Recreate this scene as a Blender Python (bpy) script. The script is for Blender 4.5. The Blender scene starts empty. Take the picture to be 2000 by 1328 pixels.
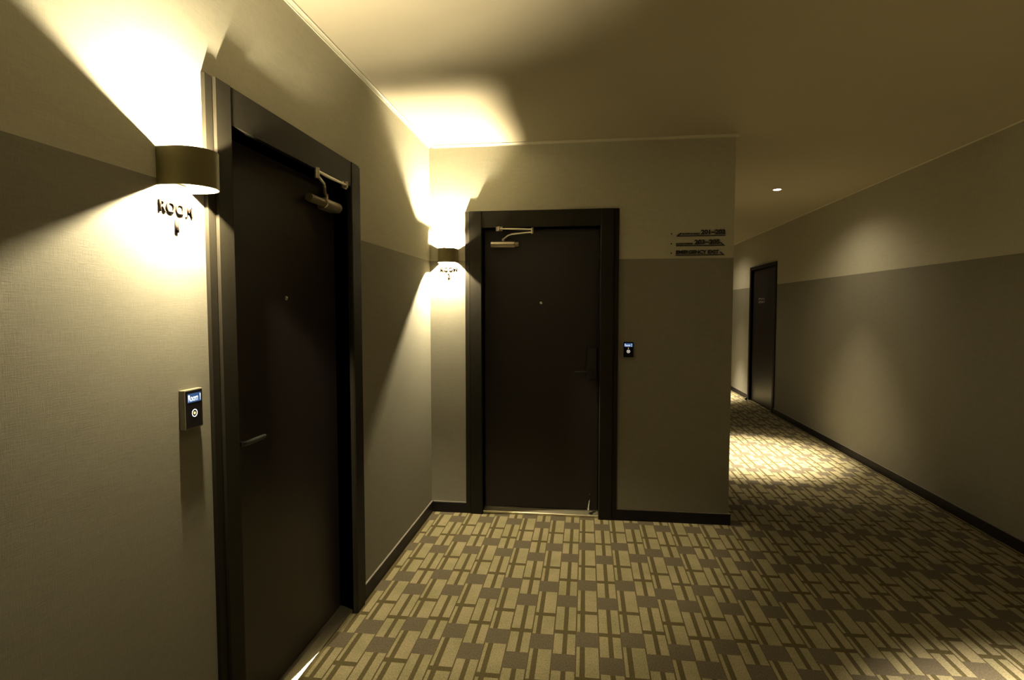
import bpy, math
from mathutils import Vector, Matrix

S = bpy.context.scene
COL = S.collection

# ------------------------------------------------------------------ camera, exposure, world
cam_d = bpy.data.cameras.new('camera')
cam_d.sensor_width = 36.0
cam_d.lens = 1107.39 / 2000 * 36.0
cam_d.clip_start = 0.02
cam = bpy.data.objects.new('camera', cam_d)
COL.objects.link(cam)
cam.location = (0, 0, 1.4063)
cam.rotation_euler = (math.radians(90 - 3.1627), math.radians(-0.0), math.radians(7.4256))
S.camera = cam
S.view_settings.view_transform = 'Standard'
S.view_settings.look = 'None'
S.view_settings.gamma = 1
S.view_settings.use_curve_mapping = False
S.view_settings.exposure = 0.0
S.cycles.max_bounces = 10
S.cycles.diffuse_bounces = 8
S.cycles.use_denoising = True
S.cycles.sample_clamp_indirect = 6
S.cycles.caustics_reflective = False
S.cycles.caustics_refractive = False
w = bpy.data.worlds.new('world'); S.world = w; w.use_nodes = True
w.node_tree.nodes['Background'].inputs[0].default_value = (.30, .13, .20, 1)
w.node_tree.nodes['Background'].inputs[1].default_value = 0.03

# lamp tuning
WARM = (1.0, 0.845, 0.53)
SCONCE_1, SCONCE_1_DOWN, SCONCE_2 = 45000.0, 22000.0, 160000.0
SPOT_CORE, SPOT_MID, SPOT_SKIRT = 3000.0, 210.0, 34.0

# room dimensions (metres)
XL, YB, XR, XD, H = -1.0548, 3.7759, 2.5078, 0.9275, 2.5
Y0, Y1 = -2.6, 12.6
TONE = 1.7288
D1 = (1.578, 2.432)      # opening of the near door, along Y
D2 = (-0.693, 0.090)     # opening of the end door, along X
D3 = (8.00, 9.09)        # opening of the far corridor door, along Y
HEAD = 1.945

# ------------------------------------------------------------------ node helpers
class Nd:
    def __init__(s, t, sock): s.t, s.s = t, sock
    def _m(s, op, *a):
        n = s.t.nodes.new('ShaderNodeMath'); n.operation = op
        for i, v in enumerate((s,) + a):
            if isinstance(v, Nd): s.t.links.new(v.s, n.inputs[i])
            else: n.inputs[i].default_value = v
        return Nd(s.t, n.outputs[0])
    def __add__(s, o): return s._m('ADD', o)
    def __sub__(s, o): return s._m('SUBTRACT', o)
    def __mul__(s, o): return s._m('MULTIPLY', o)
    def __truediv__(s, o): return s._m('DIVIDE', o)
    def floor(s): return s._m('FLOOR')
    def mod(s, o): return s._m('FLOORED_MODULO', o)
    def gt(s, o): return s._m('GREATER_THAN', o)
    def lt(s, o): return s._m('LESS_THAN', o)
    def mx(s, o): return s._m('MAXIMUM', o)
    def sin(s): return s._m('SINE')
    def between(s, a, b): return s.gt(a) * s.lt(b)

def mat(name, col, rough=.6, metal=0., spec=.5, emit=None, estr=0.):
    m = bpy.data.materials.new(name); m.use_nodes = True
    b = m.node_tree.nodes['Principled BSDF']
    b.inputs['Base Color'].default_value = (*col, 1)
    b.inputs['Roughness'].default_value = rough
    b.inputs['Metallic'].default_value = metal
    b.inputs['Specular IOR Level'].default_value = spec
    if emit:
        b.inputs['Emission Color'].default_value = (*emit, 1)
        b.inputs['Emission Strength'].default_value = estr
    return m

def coords(t, kind='Object'):
    tc = t.nodes.new('ShaderNodeTexCoord')
    sp = t.nodes.new('ShaderNodeSeparateXYZ'); t.links.new(tc.outputs[kind], sp.inputs[0])
    return tc.outputs[kind], [Nd(t, sp.outputs[i]) for i in range(3)]

def noise(t, vec, scale, sc=(1, 1, 1), detail=3., rough=.55):
    mp = t.nodes.new('ShaderNodeMapping'); mp.inputs['Scale'].default_value = sc
    t.links.new(vec, mp.inputs[0])
    n = t.nodes.new('ShaderNodeTexNoise'); n.inputs['Scale'].default_value = scale
    n.inputs['Detail'].default_value = detail; n.inputs['Roughness'].default_value = rough
    t.links.new(mp.outputs[0], n.inputs['Vector'])
    return Nd(t, n.outputs[0])

def mix(t, f, a, b):
    n = t.nodes.new('ShaderNodeMix'); n.data_type = 'RGBA'
    if isinstance(f, Nd): t.links.new(f.s, n.inputs[0])
    else: n.inputs[0].default_value = f
    for i, v in ((6, a), (7, b)):
        if isinstance(v, tuple): n.inputs[i].default_value = (*v, 1)
        else: t.links.new(v, n.inputs[i])
    return n.outputs[2]

def scale_col(t, col, k):
    n = t.nodes.new('ShaderNodeVectorMath'); n.operation = 'SCALE'
    if isinstance(col, tuple): n.inputs[0].default_value = col
    else: t.links.new(col, n.inputs[0])
    t.links.new(k.s, n.inputs['Scale'])
    return n.outputs[0]

def bump(t, h, strength, dist):
    n = t.nodes.new('ShaderNodeBump'); n.inputs['Strength'].default_value = strength
    n.inputs['Distance'].default_value = dist
    t.links.new(h.s, n.inputs['Height'])
    t.links.new(n.outputs[0], t.nodes['Principled BSDF'].inputs['Normal'])

def ramp(v, a, b):
    n = v.t.nodes.new('ShaderNodeMapRange')
    v.t.links.new(v.s, n.inputs[0]); n.inputs[1].default_value = a; n.inputs[2].default_value = b
    return Nd(v.t, n.outputs[0])

# ------------------------------------------------------------------ materials
def wallpaper():
    m = mat('woven_wallpaper', (.5, .5, .5), .85, spec=.2); t = m.node_tree
    v, (x, y, z) = coords(t)
    weft = noise(t, v, 30, (1, 1, 28), 4)        # fine threads lying level
    warp = noise(t, v, 30, (28, 28, 1), 4)       # fine threads standing
    slub = noise(t, v, 9, (1, 1, 6), 3)
    th = ramp(weft, .3, .7) * .5 + ramp(warp, .3, .7) * .5
    k = th * .30 + slub * .12 + .80
    lower = z.lt(TONE)
    c = mix(t, lower, (.47, .452, .36), (.215, .203, .160))
    t.links.new(scale_col(t, c, k), t.nodes['Principled BSDF'].inputs['Base Color'])
    bump(t, th, .25, .001)
    return m

def carpet():
    m = mat('patterned_carpet', (.3, .3, .3), .95, spec=.1); t = m.node_tree
    v, (x, y, z) = coords(t)
    W = .0955
    u = (x + .0320) / W
    col = u.floor()
    s = (u - col) * W
    odd = col.mod(2.)
    even = odd * -1. + 1.
    wn = t.nodes.new('ShaderNodeTexWhiteNoise'); wn.noise_dimensions = '1D'
    t.links.new(col.s, wn.inputs['W'])
    jit = Nd(t, wn.outputs[0]) * .07 - .035
    top = even * 2.887 + odd * 2.748 + jit
    r = (top - y).mod(.478)
    a = s.between(.003, .0165).mx(s.between(.0375, .0925))
    b = s.between(.003, .0395).mx(s.between(.0590, .0925))
    stripe = even * a + odd * b
    block = r.lt(.110)
    rows = r.between(.110, .305).mx(r.gt(.333))
    light = stripe * rows
    rib = (x * (2 * math.pi / .0046)).sin() * .5 + .5
    tuft = noise(t, v, 230, (1, .5, 1), 3, .7)
    patch = noise(t, v, 7, (1, 1, 1), 2)
    dark = mix(t, block, (.066, .053, .023), (.082, .068, .044))
    lc = mix(t, ramp(patch, .35, .65), (.185, .165, .090), (.225, .190, .112))
    lc = scale_col(t, lc, rib * .22 + .84)
    c = mix(t, light, dark, lc)
    k = tuft * 1.7 + .15
    t.links.new(scale_col(t, c, k), t.nodes['Principled BSDF'].inputs['Base Color'])
    bump(t, tuft + rib * .5, .5, .002)
    return m

def door_skin():
    m = mat('dark_door_veneer', (.03, .02, .02), .42, spec=.35); t = m.node_tree
    v, _ = coords(t)
    g = noise(t, v, 14, (6, 6, 1), 4)
    t.links.new(mix(t, g, (.013, .0098, .0105), (.020, .0155, .0165)), t.nodes['Principled BSDF'].inputs['Base Color'])
    return m

def frame_skin():
    m = mat('dark_frame_paint', (.045, .033, .022), .6, spec=.14); t = m.node_tree
    v, _ = coords(t)
    g = noise(t, v, 40, (1, 1, .3), 3)
    t.links.new(mix(t, g, (.0115, .0098, .0065), (.0175, .0148, .0095)), t.nodes['Principled BSDF'].inputs['Base Color'])
    return m

def ceiling_paint():
    m = mat('ceiling_paint', (.72, .66, .50), .9, spec=.1); t = m.node_tree
    v, _ = coords(t)
    bump(t, noise(t, v, 300, (1, 1, 1), 2), .08, .001)
    g = noise(t, v, 2.5, (1, 1, 1), 2)
    t.links.new(mix(t, g, (.455, .410, .310), (.485, .438, .332)), t.nodes['Principled BSDF'].inputs['Base Color'])
    return m

M = dict(
    paper=wallpaper(), carpet=carpet(), door=door_skin(), frame=frame_skin(), ceil=ceiling_paint(),
    crown=mat('crown_paint', (.64, .60, .48), .55),
    base=mat('baseboard_lacquer', (.008, .006, .007), .5, spec=.25),
    base_highlight=mat('baseboard_highlight', (.30, .27, .22), .35, metal=.5),
    steel=mat('brushed_steel', (.60, .55, .40), .34, metal=1.),
    silver=mat('closer_silver', (.55, .50, .40), .38, metal=.75),
    shade=mat('sconce_shell_lacquer', (.15, .132, .055), .38, metal=.2, spec=.5),
    shade_in=mat('sconce_shell_lining', (.022, .019, .013), .5),
    shade_in_bounce=mat('sconce_shell_bounce_lining', (.12, .11, .085), .5),  # far lamp only: made paler to bounce more light onto its wall
    plate=mat('sconce_bracket_metal', (.30, .26, .18), .45, metal=.6),
    bulb=mat('sconce_bulb_glow', (.1, .1, .1), .5, emit=WARM, estr=1),
    letter=mat('bronze_lettering', (.016, .010, .007), .8, spec=.1),
    black=mat('black_lettering', (.010, .007, .006), .5),
    pad=mat('black_gloss_plastic', (.010, .009, .011), .18),
    pad_body=mat('panel_housing', (.22, .20, .15), .35, metal=.3),
    screen=mat('panel_screen', (.01, .02, .05), .3, emit=(.05, .12, .30), estr=.7),
    glyph=mat('panel_glyphs', (.8, .85, 1.), .3, emit=(.62, .78, 1.), estr=1.1),
    ring=mat('panel_ring_light', (.9, .9, 1.), .3, emit=(.80, .80, .92), estr=1.1),
    dot=mat('panel_dot_light', (1., .8, .3), .3, emit=(1., .72, .22), estr=1.2),
    lock=mat('lock_black', (.006, .006, .006), .5),
    chrome=mat('satin_chrome', (.55, .52, .50), .25, metal=1.),
    plaque=mat('door_plaque_letters', (.20, .175, .165), .5),
    lens=mat('downlight_lens', (1, 1, 1), .3, emit=(1., .90, .76), estr=22.),
    rubber=mat('black_rubber', (.012, .012, .012), .7),
)
def bulb_mat(name, e):
    m = mat(name, (.1, .1, .1), .5, emit=WARM, estr=e); return m

# ------------------------------------------------------------------ mesh helpers
class MB:
    def __init__(s): s.v, s.f = [], []
    def add(s, vs, fs):
        o = len(s.v); s.v += [tuple(v) for v in vs]; s.f += [tuple(i + o for i in f) for f in fs]; return s
    def box(s, x0, x1, y0, y1, z0, z1):
        vs = [(x, y, z) for z in (z0, z1) for y in (y0, y1) for x in (x0, x1)]
        return s.add(vs, [(0, 2, 3, 1), (4, 5, 7, 6), (0, 1, 5, 4), (2, 6, 7, 3), (0, 4, 6, 2), (1, 3, 7, 5)])
    def prism(s, poly, p0, p1, U, V):
        """polygon in the (U, V) frame swept from p0 to p1"""
        p0, p1, U, V = map(Vector, (p0, p1, U, V)); n = len(poly)
        vs = [p0 + U * a + V * b for a, b in poly] + [p1 + U * a + V * b for a, b in poly]
        fs = [(i, (i + 1) % n, n + (i + 1) % n, n + i) for i in range(n)]
        return s.add(vs, fs + [tuple(range(n))[::-1], tuple(range(n, 2 * n))])
    def tube(s, pts, r, n=14):
        pts = [Vector(p) for p in pts]; rs = r if isinstance(r, (list, tuple)) else [r] * len(pts)
        rings = []
        for i, p in enumerate(pts):
            d = (pts[min(i + 1, len(pts) - 1)] - pts[max(i - 1, 0)]).normalized()
            a = d.cross(Vector((0, 0, 1)))
            if a.length < .1: a = d.cross(Vector((0, 1, 0)))
            a.normalize(); b = d.cross(a)
            rings.append([p + (a * math.cos(2 * math.pi * k / n) + b * math.sin(2 * math.pi * k / n)) * rs[i] for k in range(n)])
        vs = [v for rg in rings for v in rg]; fs = []
        for i in range(len(rings) - 1):
            for k in range(n):
                fs.append((i * n + k, i * n + (k + 1) % n, (i + 1) * n + (k + 1) % n, (i + 1) * n + k))
        fs.append(tuple(range(n))[::-1]); fs.append(tuple(range((len(rings) - 1) * n, len(rings) * n)))
        return s.add(vs, fs)
    def lathe(s, prof, c, U, V, W, n=40, closed=False):
        """profile of (radius, height along W) turned about W through c"""
        c, U, V, W = map(Vector, (c, U, V, W)); vs = []
        for r, h in prof:
            for k in range(n):
                a = 2 * math.pi * k / n
                vs.append(c + U * r * math.cos(a) + V * r * math.sin(a) + W * h)
        m = len(prof); fs = []
        for i in range(m if closed else m - 1):
            j = (i + 1) % m
            for k in range(n):
                fs.append((i * n + k, i * n + (k + 1) % n, j * n + (k + 1) % n, j * n + k))
        if not closed:
            fs.append(tuple(range(n))[::-1]); fs.append(tuple(range((m - 1) * n, m * n)))
        return s.add(vs, fs)
    def build(s, name, m, parent=None, bevel=0., smooth=False):
        me = bpy.data.meshes.new(name); me.from_pydata(s.v, [], s.f)
        import bmesh
        bm = bmesh.new(); bm.from_mesh(me); bmesh.ops.recalc_face_normals(bm, faces=bm.faces)
        bm.to_mesh(me); bm.free(); me.update()
        me.materials.append(m)
        o = bpy.data.objects.new(name, me); COL.objects.link(o)
        if parent is not None:
            o.parent = parent
            o.matrix_parent_inverse = world_of(parent).inverted()
        if bevel:
            b = o.modifiers.new('bevel', 'BEVEL'); b.width = bevel; b.segments = 2; b.limit_method = 'ANGLE'
        if smooth:
            for p in me.polygons: p.use_smooth = True
            e = o.modifiers.new('edges', 'EDGE_SPLIT'); e.split_angle = math.radians(35)
        return o

def world_of(o):
    m = Matrix.LocRotScale(o.location, o.rotation_euler, o.scale)
    return world_of(o.parent) @ o.matrix_parent_inverse @ m if o.parent else m

def tag(o, label=None, cat=None, group=None, kind=None):
    for k, v in (('label', label), ('category', cat), ('group', group), ('kind', kind)):
        if v: o[k] = v
    return o
def empty(name, loc):
    o = bpy.data.objects.new(name, None); o.empty_display_size = .05; o.location = loc
    COL.objects.link(o); return o
def struct(o): return tag(o, kind='structure')

def text(name, body, m, parent, origin, X, Z, width, height, depth, bold=.0, space=1.):
    """raised lettering: lower left corner at origin, reading along X, up along Z"""
    cu = bpy.data.curves.new(name, 'FONT'); cu.body = body; cu.size = 1.
    cu.offset = bold; cu.space_character = space; cu.resolution_u = 4
    tmp = bpy.data.objects.new(name, cu); COL.objects.link(tmp)
    bpy.context.view_layer.update()
    me = bpy.data.meshes.new_from_object(tmp.evaluated_get(bpy.context.evaluated_depsgraph_get()))
    bpy.data.objects.remove(tmp)
    xs = [v.co.x for v in me.vertices]; ys = [v.co.y for v in me.vertices]
    sx = width / (max(xs) - min(xs)); sy = height / (max(ys) - min(ys))
    import bmesh
    bm = bmesh.new(); bm.from_mesh(me); bmesh.ops.remove_doubles(bm, verts=bm.verts, dist=1e-5)
    X, Z = Vector(X), Vector(Z); N = X.cross(Z); O = Vector(origin)   # N: out of the wall
    for v in bm.verts:
        v.co = O + X * (v.co.x - min(xs)) * sx + Z * (v.co.y - min(ys)) * sy + N * depth
    r = bmesh.ops.extrude_face_region(bm, geom=bm.faces[:])
    for g in r['geom']:
        if isinstance(g, bmesh.types.BMVert): g.co -= N * depth
    bmesh.ops.recalc_face_normals(bm, faces=bm.faces)
    m2 = bpy.data.meshes.new(name); bm.to_mesh(m2); bm.free(); m2.materials.append(m)
    o = bpy.data.objects.new(name, m2); COL.objects.link(o)
    if parent is not None:
        o.parent = parent; o.matrix_parent_inverse = world_of(parent).inverted()
    return o

# ------------------------------------------------------------------ shell
T = .16
struct(MB().box(-1.4, 2.9, Y0, Y1, -.1, 0).build('floor', M['carpet']))
struct(MB().box(-1.4, 2.9, Y0 - .2, Y1, H, H + .1).build('ceiling', M['ceil']))
b = MB().box(XL - T, XL, Y0, D1[0], 0, H).box(XL - T, XL, D1[1], YB + T, 0, H).box(XL - T, XL, D1[0], D1[1], HEAD, H)
struct(b.build('wall_left', M['paper']))
b = MB().box(XL, D2[0], YB, YB + T, 0, H).box(D2[1], XD, YB, YB + T, 0, H).box(D2[0], D2[1], YB, YB + T, HEAD, H)
struct(b.build('wall_front', M['paper']))
struct(MB().box(XD - T, XD, YB + T, Y1, 0, H).build('wall_passage', M['paper']))
b = MB().box(XR, XR + T, Y0, D3[0], 0, H).box(XR, XR + T, D3[1], Y1, 0, H).box(XR, XR + T, D3[0], D3[1], 1.985, H)
struct(b.build('wall_right', M['paper']))
struct(MB().box(XD - T, XR + T, Y1, Y1 + T, 0, H).build('wall_end', M['paper']))

# crown strips
CP = [(0, 0), (.019, 0), (.019, -.006), (.013, -.009), (.006, -.017), (.006, -.021), (0, -.021)]
def crown(name, p0, p1, out, k=.85):
    struct(MB().prism([(a * k, b * k) for a, b in CP], p0, p1, out, (0, 0, 1)).build(name, M['crown']))
crown('trim_1', (XL, Y0, H), (XL, YB, H), (1, 0, 0))
crown('trim_2', (XL + .019, YB, H), (XD + .019, YB, H), (0, -1, 0))
crown('trim_3', (XD, YB, H), (XD, Y1, H), (1, 0, 0))
crown('trim_4', (XR, Y0, H), (XR, Y1, H), (-1, 0, 0), .4)

# baseboards
def baseboard(name, p0, p1, out):
    o = MB().prism([(0, 0), (.012, 0), (.012, .069), (.009, .072), (0, .072)], p0, p1, out, (0, 0, 1)).build(name, M['base'])
    struct(o)
    MB().prism([(0, .072), (.009, .072), (.009, .0745), (0, .0745)], p0, p1, out, (0, 0, 1)).build('top_highlight', M['base_highlight'], o)  # pale strip stands in for the highlight along the top edge
C1 = (1.471, 2.549)      # outer edges of the casing of the near door
C2 = (-.8085, .2105)
C3 = (7.934, 9.155)
baseboard('baseboard_left', (XL, Y0, 0), (XL, C1[0], 0), (1, 0, 0))
baseboard('baseboard_left', (XL, C1[1], 0), (XL, YB, 0), (1, 0, 0))
baseboard('baseboard_front', (XL + .012, YB, 0), (C2[0], YB, 0), (0, -1, 0))
baseboard('baseboard_front', (C2[1], YB, 0), (XD + .012, YB, 0), (0, -1, 0))
baseboard('baseboard_passage', (XD, YB, 0), (XD, Y1, 0), (1, 0, 0))
baseboard('baseboard_right', (XR, Y0, 0), (XR, C3[0], 0), (-1, 0, 0))
baseboard('baseboard_right', (XR, C3[1], 0), (XR, Y1, 0), (-1, 0, 0))

# ------------------------------------------------------------------ room doors
class Fr:
    """wall frame: a along the wall (to the right as one faces it), o out of the wall, z up"""
    def __init__(s, org, A, O): s.org, s.A, s.O = Vector(org), Vector(A), Vector(O)
    def p(s, a, o, z): return s.org + s.A * a + s.O * o + Vector((0, 0, z))
    def box(s, mb, a0, a1, o0, o1, z0, z1):
        c = [s.p(a, o, z) for a in (a0, a1) for o in (o0, o1) for z in (z0, z1)]
        return mb.box(min(v.x for v in c), max(v.x for v in c), min(v.y for v in c), max(v.y for v in c), z0, z1)
FL = Fr((XL, 0, 0), (0, 1, 0), (1, 0, 0))
FB = Fr((0, YB, 0), (1, 0, 0), (0, -1, 0))
FRt = Fr((XR, 0, 0), (0, -1, 0), (-1, 0, 0))   # a = -Y

REC = -.062     # face of the door leaf behind the wall face

def casing(F, a0, a1, i0, i1, top, root):
    """outer flat strip, shadow groove, raised inner band, bevel to the reveal, jambs to the leaf"""
    prof = [(0, 0), (0, .012), (.030, .012), (.030, .004), (.034, .004), (.034, .021), (.1, .021), (.106, .016), (.106, REC - .03), (.0, REC - .03), (0, -.001)]
    mb = MB()
    def sweep(wd):
        k = wd / .106
        # inner band carries the difference in width
        return [(x if x <= .034 else wd - (.106 - x), o) for x, o in prof[:9]]
    wl = i0 - a0; wr = a1 - i1; wt = top - HEAD
    pl, pr, pt = sweep(wl), sweep(wr), sweep(wt)
    n = 9
    for e, d, pr in ((a0, 1, pl), (a1, -1, pr)):
        # stiles run the full height and stand a little proud of the head
        vs = [F.p(e + d * x, o, z) for z in (0, top) for x, o in pr] + [F.p(e + d * pr[-1][0], REC - .03, z) for z in (0, top)] + [F.p(e, 0.0003, z) for z in (0, top)]
        fs = [(k, k + 1, n + k + 1, n + k) for k in range(n - 1)]
        # closed top of the stile
        c = len(vs)
        vs.append(F.p(e + d * pr[-1][0], 0.0003, top))
        fs.append(tuple(range(n, 2 * n - 1)) + (c,))
        mb.add(vs, fs)
    F.box(mb, i0, i1, REC - .03, .0185, HEAD, top)
    return mb.build('door_frame', M['frame'], root)

def door(name, F, C, D, hinge, root_loc):
    """hinge: +1 when the hinges are on the right (larger a), -1 when on the left"""
    root = struct(empty(name, root_loc))
    i0, i1 = D
    casing(F, C[0], C[1], i0, i1, 2.0546, root)
    leaf = F.box(MB(), i0 + .004, i1 - .004, REC - .04, REC, .036, HEAD - .004).build('door_leaf', M['door'], root, bevel=.002)
    # metal threshold: small upstand, slope and step
    th = MB().prism([(.0, 0), (0, .014), (-.004, .018), (-.044, .032), (-.06, .034), (-.10, .034), (-.10, 0)],
                    F.p(i0, REC + .058, 0), F.p(i1, REC + .058, 0), F.O, (0, 0, 1))
    th.build('threshold', M['steel'], root)
    # peephole
    ac = (i0 + i1) / 2
    MB().lathe([(.009, 0), (.009, .003), (.0065, .0045), (.005, .003), (.001, .0015)], F.p(ac, REC, 1.445), F.A, (0, 0, 1), F.O, 20).build('peephole', M['chrome'], root, smooth=True)
    # lock and lever
    la = i0 + .045 if hinge > 0 else i1 - .045
    lk = F.box(MB(), la - .034, la + .034, REC, REC + .018, .935, 1.145).build('door_lock', M['lock'], root, bevel=.006)
    lv = MB().tube([F.p(la, REC + .018, .985), F.p(la, REC + .058, .985), F.p(la + hinge * .012, REC + .064, .985), F.p(la + hinge * .115, REC + .064, .985)], [.009, .009, .009, .007])
    lv.build('lever_handle', M['lock'], lk, smooth=True)
    return root

d1 = door('door_1', FL, C1, D1, +1, (XL, (D1[0] + D1[1]) / 2, 0))
d2 = door('door_2', FB, C2, D2, -1, ((D2[0] + D2[1]) / 2, YB, 0))

def closer(root, F, body, zc, arm_a, foot_a, elbow_a, zarm, dim_end):
    """overhead closer: cylinder body on the leaf, two link arm up to the frame head"""
    a0, a1 = body
    o = REC + .030
    bd = MB().tube([F.p(a0, o, zc), F.p(a0 + .004, o, zc), F.p(a1 - .004, o, zc), F.p(a1, o, zc)], [.019, .0225, .0225, .019], 24)
    F.box(bd, a0 + .01, a1 - .01, REC, REC + .022, zc - .021, zc + .021)
    bo = bd.build('door_closer', M['silver'], root, smooth=True)
    # end cap section
    e0, e1 = dim_end
    MB().tube([F.p(e0, o, zc), F.p(e1, o, zc)], [.017, .016], 20).build('end_cap', M['plate'], bo, smooth=True)
    MB().tube([F.p(arm_a, o, zc + .015), F.p(arm_a, o, zc + .040)], .009).build('spindle', M['silver'], bo, smooth=True)
    # main arm bends out from the spindle to the elbow
    s = 1 if elbow_a > arm_a else -1
    zb = zc + .034
    L = elbow_a - arm_a
    pts = [F.p(arm_a, o, zb), F.p(arm_a + .06 * L, o + .005, zb + .008), F.p(arm_a + .16 * L, o + .02, zb + .022), F.p(arm_a + .30 * L, o + .04, zb + .028), F.p(elbow_a, o + .13, zarm[0] - .012)]
    MB().tube(pts, [.007, .0065, .006, .0055, .005]).build('main_arm', M['silver'], bo, smooth=True)
    MB().tube([F.p(elbow_a, o + .13, zarm[0] - .022), F.p(elbow_a, o + .13, zarm[0] + .014)], .0085).build('elbow_joint', M['silver'], bo, smooth=True)
    MB().tube([F.p(elbow_a, o + .13, zarm[0] + .004), F.p((elbow_a * .55 + foot_a * .45), o + .09, (zarm[0] + zarm[1]) / 2 + .003), F.p(foot_a, .034, zarm[1])], [.005, .0065, .0045]).build('forearm', M['silver'], bo, smooth=True)
    ft = MB().tube([F.p(foot_a, .034, zarm[1] - .012), F.p(foot_a, .034, zarm[1] + .014)], .008)
    F.box(ft, foot_a - .022, foot_a + .022, .021, .027, zarm[1] - .014, zarm[1] + .014)
    ft.build('arm_foot', M['silver'], bo)

CL = dict()
closer(d2, FB, (-.640, -.474), 1.838, -.556, -.574, -.347, (1.912, 1.934), (-.474, -.450))
closer(d1, FL, (2.262, 2.405), 1.846, 2.292, 2.345, 1.950, (1.895, 1.934), (2.140, 2.262))

# kick-down stop at the foot of the end door
MB().tube([FB.p(.035, REC + .012, .155), FB.p(.033, REC + .014, .105), FB.p(.028, REC + .030, .072), FB.p(.026, REC + .042, .045)], [.004, .006, .008, .012]).build('kick_down_stop', M['chrome'], d2, smooth=True)

# far corridor door with a thin frame and lettered plaque
d3 = struct(empty('door_3', (XR, (D3[0] + D3[1]) / 2, 0)))
a0, a1, j0, j1 = -C3[1], -C3[0], -D3[1], -D3[0]
mb = MB(); FRt.box(mb, a0, j0, -.1, .014, 0, 2.033); FRt.box(mb, j1, a1, -.1, .014, 0, 2.033); FRt.box(mb, j0, j1, -.1, .014, 1.985, 2.033)
mb.build('door_frame', M['frame'], d3)
FRt.box(MB(), j0 + .003, j1 - .003, -.065, -.025, .012, 1.982).build('door_leaf', M['door'], d3, bevel=.002)
lf = text('plaque_lettering', 'STAFF\nONLY', M['plaque'], d3, FRt.p(-8.80, -.024, 1.485), FRt.A, (0, 0, 1), .30, .075, .002, bold=.02)
FRt.box(MB(), j1 - .10, j1 - .045, -.024, -.010, .93, 1.12).build('door_lock', M['lock'], d3, bevel=.004)

# ------------------------------------------------------------------ wall sconces
HW, PR, ZB, ZT, TH = .0635, .112, 1.713, 1.807, .0022
def d_outline(hw, pr, n=22):
    """D-shaped plan: short straight cheeks from the wall, then a half round front"""
    st = pr - hw
    pts = [(-hw, 0.)]
    for k in range(n + 1):
        a = math.pi - math.pi * k / n
        pts.append((hw * math.cos(a), st + hw * math.sin(a)))
    pts.append((hw, 0.))
    return pts
def sconce(F, ac, bulbs, label, baffle=False):
    root = tag(empty('wall_sconce', F.p(ac, 0, ZB)), label, 'wall lamp', 'curved up and down wall lamps beside the room doors')
    out, inn = d_outline(HW, PR), d_outline(HW - TH, PR - TH)
    n = len(out)
    vs = []
    for pts, z in ((out, ZB), (out, ZT), (inn, ZT), (inn, ZB)):
        vs += [F.p(ac + a, o, z) for a, o in pts]
    shell, lining = [], []
    for k in range(n - 1):
        shell.append((k, k + 1, n + k + 1, n + k))
        for r in ((1, 2), (3, 0)): shell.append((r[0] * n + k, r[0] * n + k + 1, r[1] * n + k + 1, r[1] * n + k))
        lining.append((2 * n + k, 2 * n + k + 1, 3 * n + k + 1, 3 * n + k))
    sh = MB().add(vs, shell + lining).build('lamp_shade', M['shade'], root, smooth=True)
    sh.data.materials.append(M['shade_in_bounce' if baffle else 'shade_in'])
    c = F.p(ac, PR - HW, 0)
    for p in sh.data.polygons:
        d = Vector((p.center.x - c.x, p.center.y - c.y, 0))
        if all(v >= 2 * n and True for v in p.vertices): p.material_index = 1
    # bracket: wall plate and a bar across the middle that carries the lamp holders
    zm = (ZB + ZT) / 2
    mb = MB(); F.box(mb, ac - .040, ac + .040, 0.0005, .008, zm - .030, zm + .030)
    mb.build('wall_plate', M['plate'], root, bevel=.001)
    if not baffle:
        mb = MB(); F.box(mb, ac - .030, ac + .030, .008, .086, zm - .004, zm + .004)
        F.box(mb, ac - .012, ac + .012, .086, PR - TH, zm - .006, zm + .006)
        mb.build('holder_bar', M['plate'], root, bevel=.001)
    else:
        mb = MB(); F.box(mb, ac - .010, ac + .010, .008, .030, zm - .004, zm + .006)
        mb.build('holder_bar', M['plate'], root, bevel=.001)
        # unseen plates added under the upper rim to shape the upward beam
        w2, z0, z1 = .0205, bulbs[0][1] + .0255, ZT - .001
        mb = MB()
        for a in (-w2, w2):
            F.box(mb, ac + a - .0006, ac + a + .0006, .0005, .0415, z0, z1)
            F.box(mb, ac + a - .0006, ac + a + .0006, .0415, .092, bulbs[0][1] + .002, z1)
        F.box(mb, ac - w2, ac + w2, .0914, .0926, z0, z1)
        mb.build('beam_baffle', M['plate'], root)
    for o, z, emat, stretch in bulbs:
        r = .0055
        prof = [(r * math.sin(math.pi * k / 8) + 1e-5, -r * math.cos(math.pi * k / 8)) for k in range(9)]
        MB().lathe(prof, F.p(ac, o, z), F.A, F.O * stretch, (0, 0, 1), 12).build('bulb', emat, root, smooth=True)
    return root
zm = (ZB + ZT) / 2
sconce(FL, 1.3585, [(.053, ZT - .034, bulb_mat('near_bulb_glow', SCONCE_1), 2.2), (.062, ZB + .034, bulb_mat('near_lower_bulb_glow', SCONCE_1_DOWN), 4.2)],
       'large dark curved wall lamp above the ROOM 1 letters, nearest the camera')
sconce(FB, -.922, [(.048, 1.771, bulb_mat('far_bulb_glow', SCONCE_2), 1.2)],
       'small dark curved wall lamp above the ROOM 2 letters in the corner', baffle=True)

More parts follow.
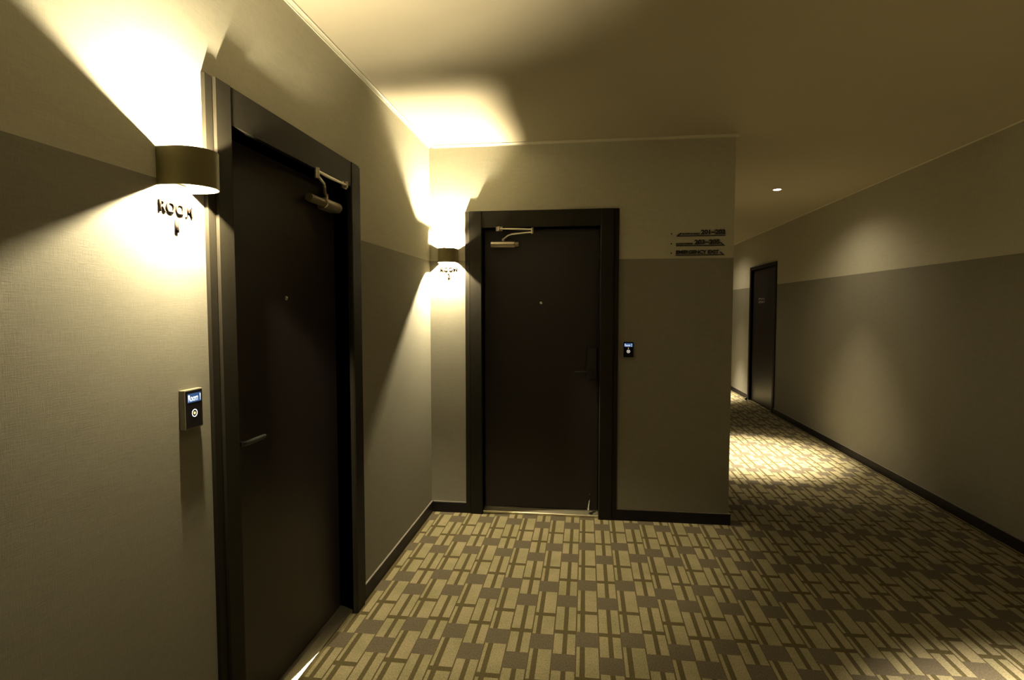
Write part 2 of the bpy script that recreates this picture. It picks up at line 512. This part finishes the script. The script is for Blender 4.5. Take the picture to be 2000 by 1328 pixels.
# ------------------------------------------------------------------ raised room numbers
def room_sign(F, a0, wd, zt, num, label):
    root = tag(empty('room_sign', F.p(a0 + wd / 2, 0, zt - .07)), label, 'sign', 'raised room numbers under the wall lamps')
    text('word', 'ROOM', M['letter'], root, F.p(a0, .0003, zt - .031), F.A, (0, 0, 1), wd, .031, .004, bold=.012, space=1.06)
    nw = .012 if num == '1' else .018
    text('numeral', num, M['letter'], root, F.p(a0 + wd / 2 - nw / 2, .0003, zt - .076), F.A, (0, 0, 1), nw, .033, .004, bold=.02)
room_sign(FL, 1.299, .118, 1.679, '1', 'raised letters reading ROOM 1 on the wall beside the nearest door')
room_sign(FB, -.979, .110, 1.690, '2', 'raised letters reading ROOM 2 on the wall beside the end door')

# ------------------------------------------------------------------ entry panels
def panel(F, a0, num, label):
    wd, z0, z1, o1 = .0695, 1.087, 1.192, .017
    root = tag(empty('entry_panel', F.p(a0 + wd / 2, 0, z0)), label, 'entry panel', 'lit touch panels beside the room doors')
    F.box(MB(), a0, a0 + wd, .0003, o1, z0, z1).build('housing', M['pad_body'], root, bevel=.0015)
    F.box(MB(), a0 + .003, a0 + wd - .003, o1, o1 + .0015, z0 + .003, z1 - .003).build('glass_front', M['pad'], root, bevel=.0005)
    sc = F.box(MB(), a0 + .009, a0 + wd - .009, o1 + .0015, o1 + .0019, 1.1575, 1.1815).build('screen', M['screen'], root)
    text('screen_text', 'Room ' + num, M['glyph'], sc, F.p(a0 + .011, o1 + .0019, 1.1605), F.A, (0, 0, 1), wd - .022, .0175, .0003, bold=.015)
    cx = a0 + wd / 2
    n = 36
    MB().lathe([(.0084, 0), (.0084, .0006), (.0105, .0006), (.0105, 0)], F.p(cx, o1 + .0015, 1.128), F.A, (0, 0, 1), F.O, n, closed=True).build('ring_light', M['ring'], root)
    MB().lathe([(.0036, 0), (.0036, .0006)], F.p(cx, o1 + .0015, 1.128), F.A, (0, 0, 1), F.O, 18).build('centre_light', M['dot'], root)
    if num == '2':
        MB().lathe([(.0022, 0), (.0022, .0006)], F.p(cx, o1 + .0015, 1.149), F.A, (0, 0, 1), F.O, 14).build('status_light', M['dot'], root)
panel(FL, 1.347, '1', 'black entry panel with lit text Room 1 left of the nearest door')
panel(FB, .2415, '2', 'black entry panel with lit text Room 2 right of the end door')

# ------------------------------------------------------------------ directional lines
def direction_line(zb, small, big, bx, arrow, label):
    """bullet, lettering and an underline that turns up into a half arrow head"""
    root = tag(empty('directional_sign', FB.p(.57, 0, zb)), label, 'sign', 'black directional lines on the wall right of the end door')
    MB().lathe([(.0045, 0.0003), (.0045, .004)], FB.p(.541, 0, zb + .0165), FB.A, (0, 0, 1), FB.O, 14).build('bullet', M['black'], root)
    x0, x1, th = .5700, .8745, .0055
    s = 1 if arrow == 'right' else -1
    tip, tail = (x1, x0) if s > 0 else (x0, x1)
    poly = [(tail, zb), (tip, zb), (tip - s * .028, zb + .0235), (tip - s * .028 - s * .0065, zb + .0185), (tip - s * .016, zb + th), (tail, zb + th)]
    MB().prism(poly, FB.p(0, .0003, 0), FB.p(0, .0045, 0), FB.A, (0, 0, 1)).build('arrow', M['black'], root)
    if small: text('caption', small[0], M['black'], root, FB.p(small[1], .0003, zb + .0105), FB.A, (0, 0, 1), small[2], .0100, .004, bold=.01)
    text('lettering', big, M['black'], root, FB.p(bx[0], .0003, zb + .0105), FB.A, (0, 0, 1), bx[1], bx[2], .004, bold=.045)
direction_line(1.8685, ('ROOM NUMBER', .6095, .108), '201~202', (.7240, .1505, .030), 'left', 'top black line reading 201~202 with its arrow pointing left')
direction_line(1.8060, ('ROOM NUMBER', .5705, .106), '203~205', (.6840, .1560, .030), 'right', 'middle black line reading 203~205 with its arrow pointing right')
direction_line(1.7460, None, 'EMERGENCY EXIT', (.5710, .2650, .0235), 'right', 'bottom black line reading EMERGENCY EXIT with its arrow pointing right')

# ------------------------------------------------------------------ downlights
def downlight(x, y, label, tilt=(0, 0), wide=1.):
    root = tag(empty('ceiling_downlight', (x, y, H)), label, 'downlight', 'recessed ceiling downlights along the corridor')
    MB().lathe([(.036, 0), (.036, -.003), (.041, -.004), (.047, -.002), (.047, 0)], (x, y, H), (1, 0, 0), (0, 1, 0), (0, 0, 1), 36, closed=True).build('trim_ring', M['crown'], root, smooth=True)
    MB().lathe([(.030, -.001), (.030, -.003), (.024, -.005)], (x, y, H), (1, 0, 0), (0, 1, 0), (0, 0, 1), 28).build('lens', M['lens'], root)
    for nm, e, ang, bl in (('core', SPOT_CORE, 46, 1.), ('mid', SPOT_MID * wide, 68, 1.), ('skirt', SPOT_SKIRT * wide, 150, .8)):
        l = bpy.data.lights.new('downlight_' + nm, 'SPOT'); l.energy = e; l.spot_size = math.radians(ang); l.spot_blend = bl
        l.shadow_soft_size = .02; l.color = (1.0, .87, .66) if nm == 'core' else (1.0, .83, .55)
        o = bpy.data.objects.new('downlight_' + nm, l); COL.objects.link(o)
        o.location = (0, 0, -.02); o.rotation_euler = (tilt[0], tilt[1], 0) if nm == 'core' else (0, 0, 0); o.parent = root
downlight(1.7345, 5.549, 'small bright round downlight in the corridor ceiling', (math.radians(3), math.radians(4)))
downlight(1.7345, 9.60, 'downlight hidden further down the corridor behind the corner')
downlight(1.7345, 1.57, 'downlight above the lit carpet at the lower right, out of frame', wide=.12)

# small floor stop beside the far corridor door
ds = tag(empty('door_stop', (2.44, 9.02, 0)), 'small metal door stop on the carpet at the foot of the far corridor door', 'door stop')
MB().lathe([(.020, .0), (.020, .006), (.014, .010), (.014, .040), (.017, .044), (.012, .050)], (2.44, 9.02, 0), (1, 0, 0), (0, 1, 0), (0, 0, 1), 20).build('post', M['chrome'], ds, smooth=True)
MB().lathe([(.0145, .014), (.0185, .016), (.0185, .034), (.0145, .036)], (2.44, 9.02, 0), (1, 0, 0), (0, 1, 0), (0, 0, 1), 20, closed=True).build('rubber_ring', M['rubber'], ds, smooth=True)
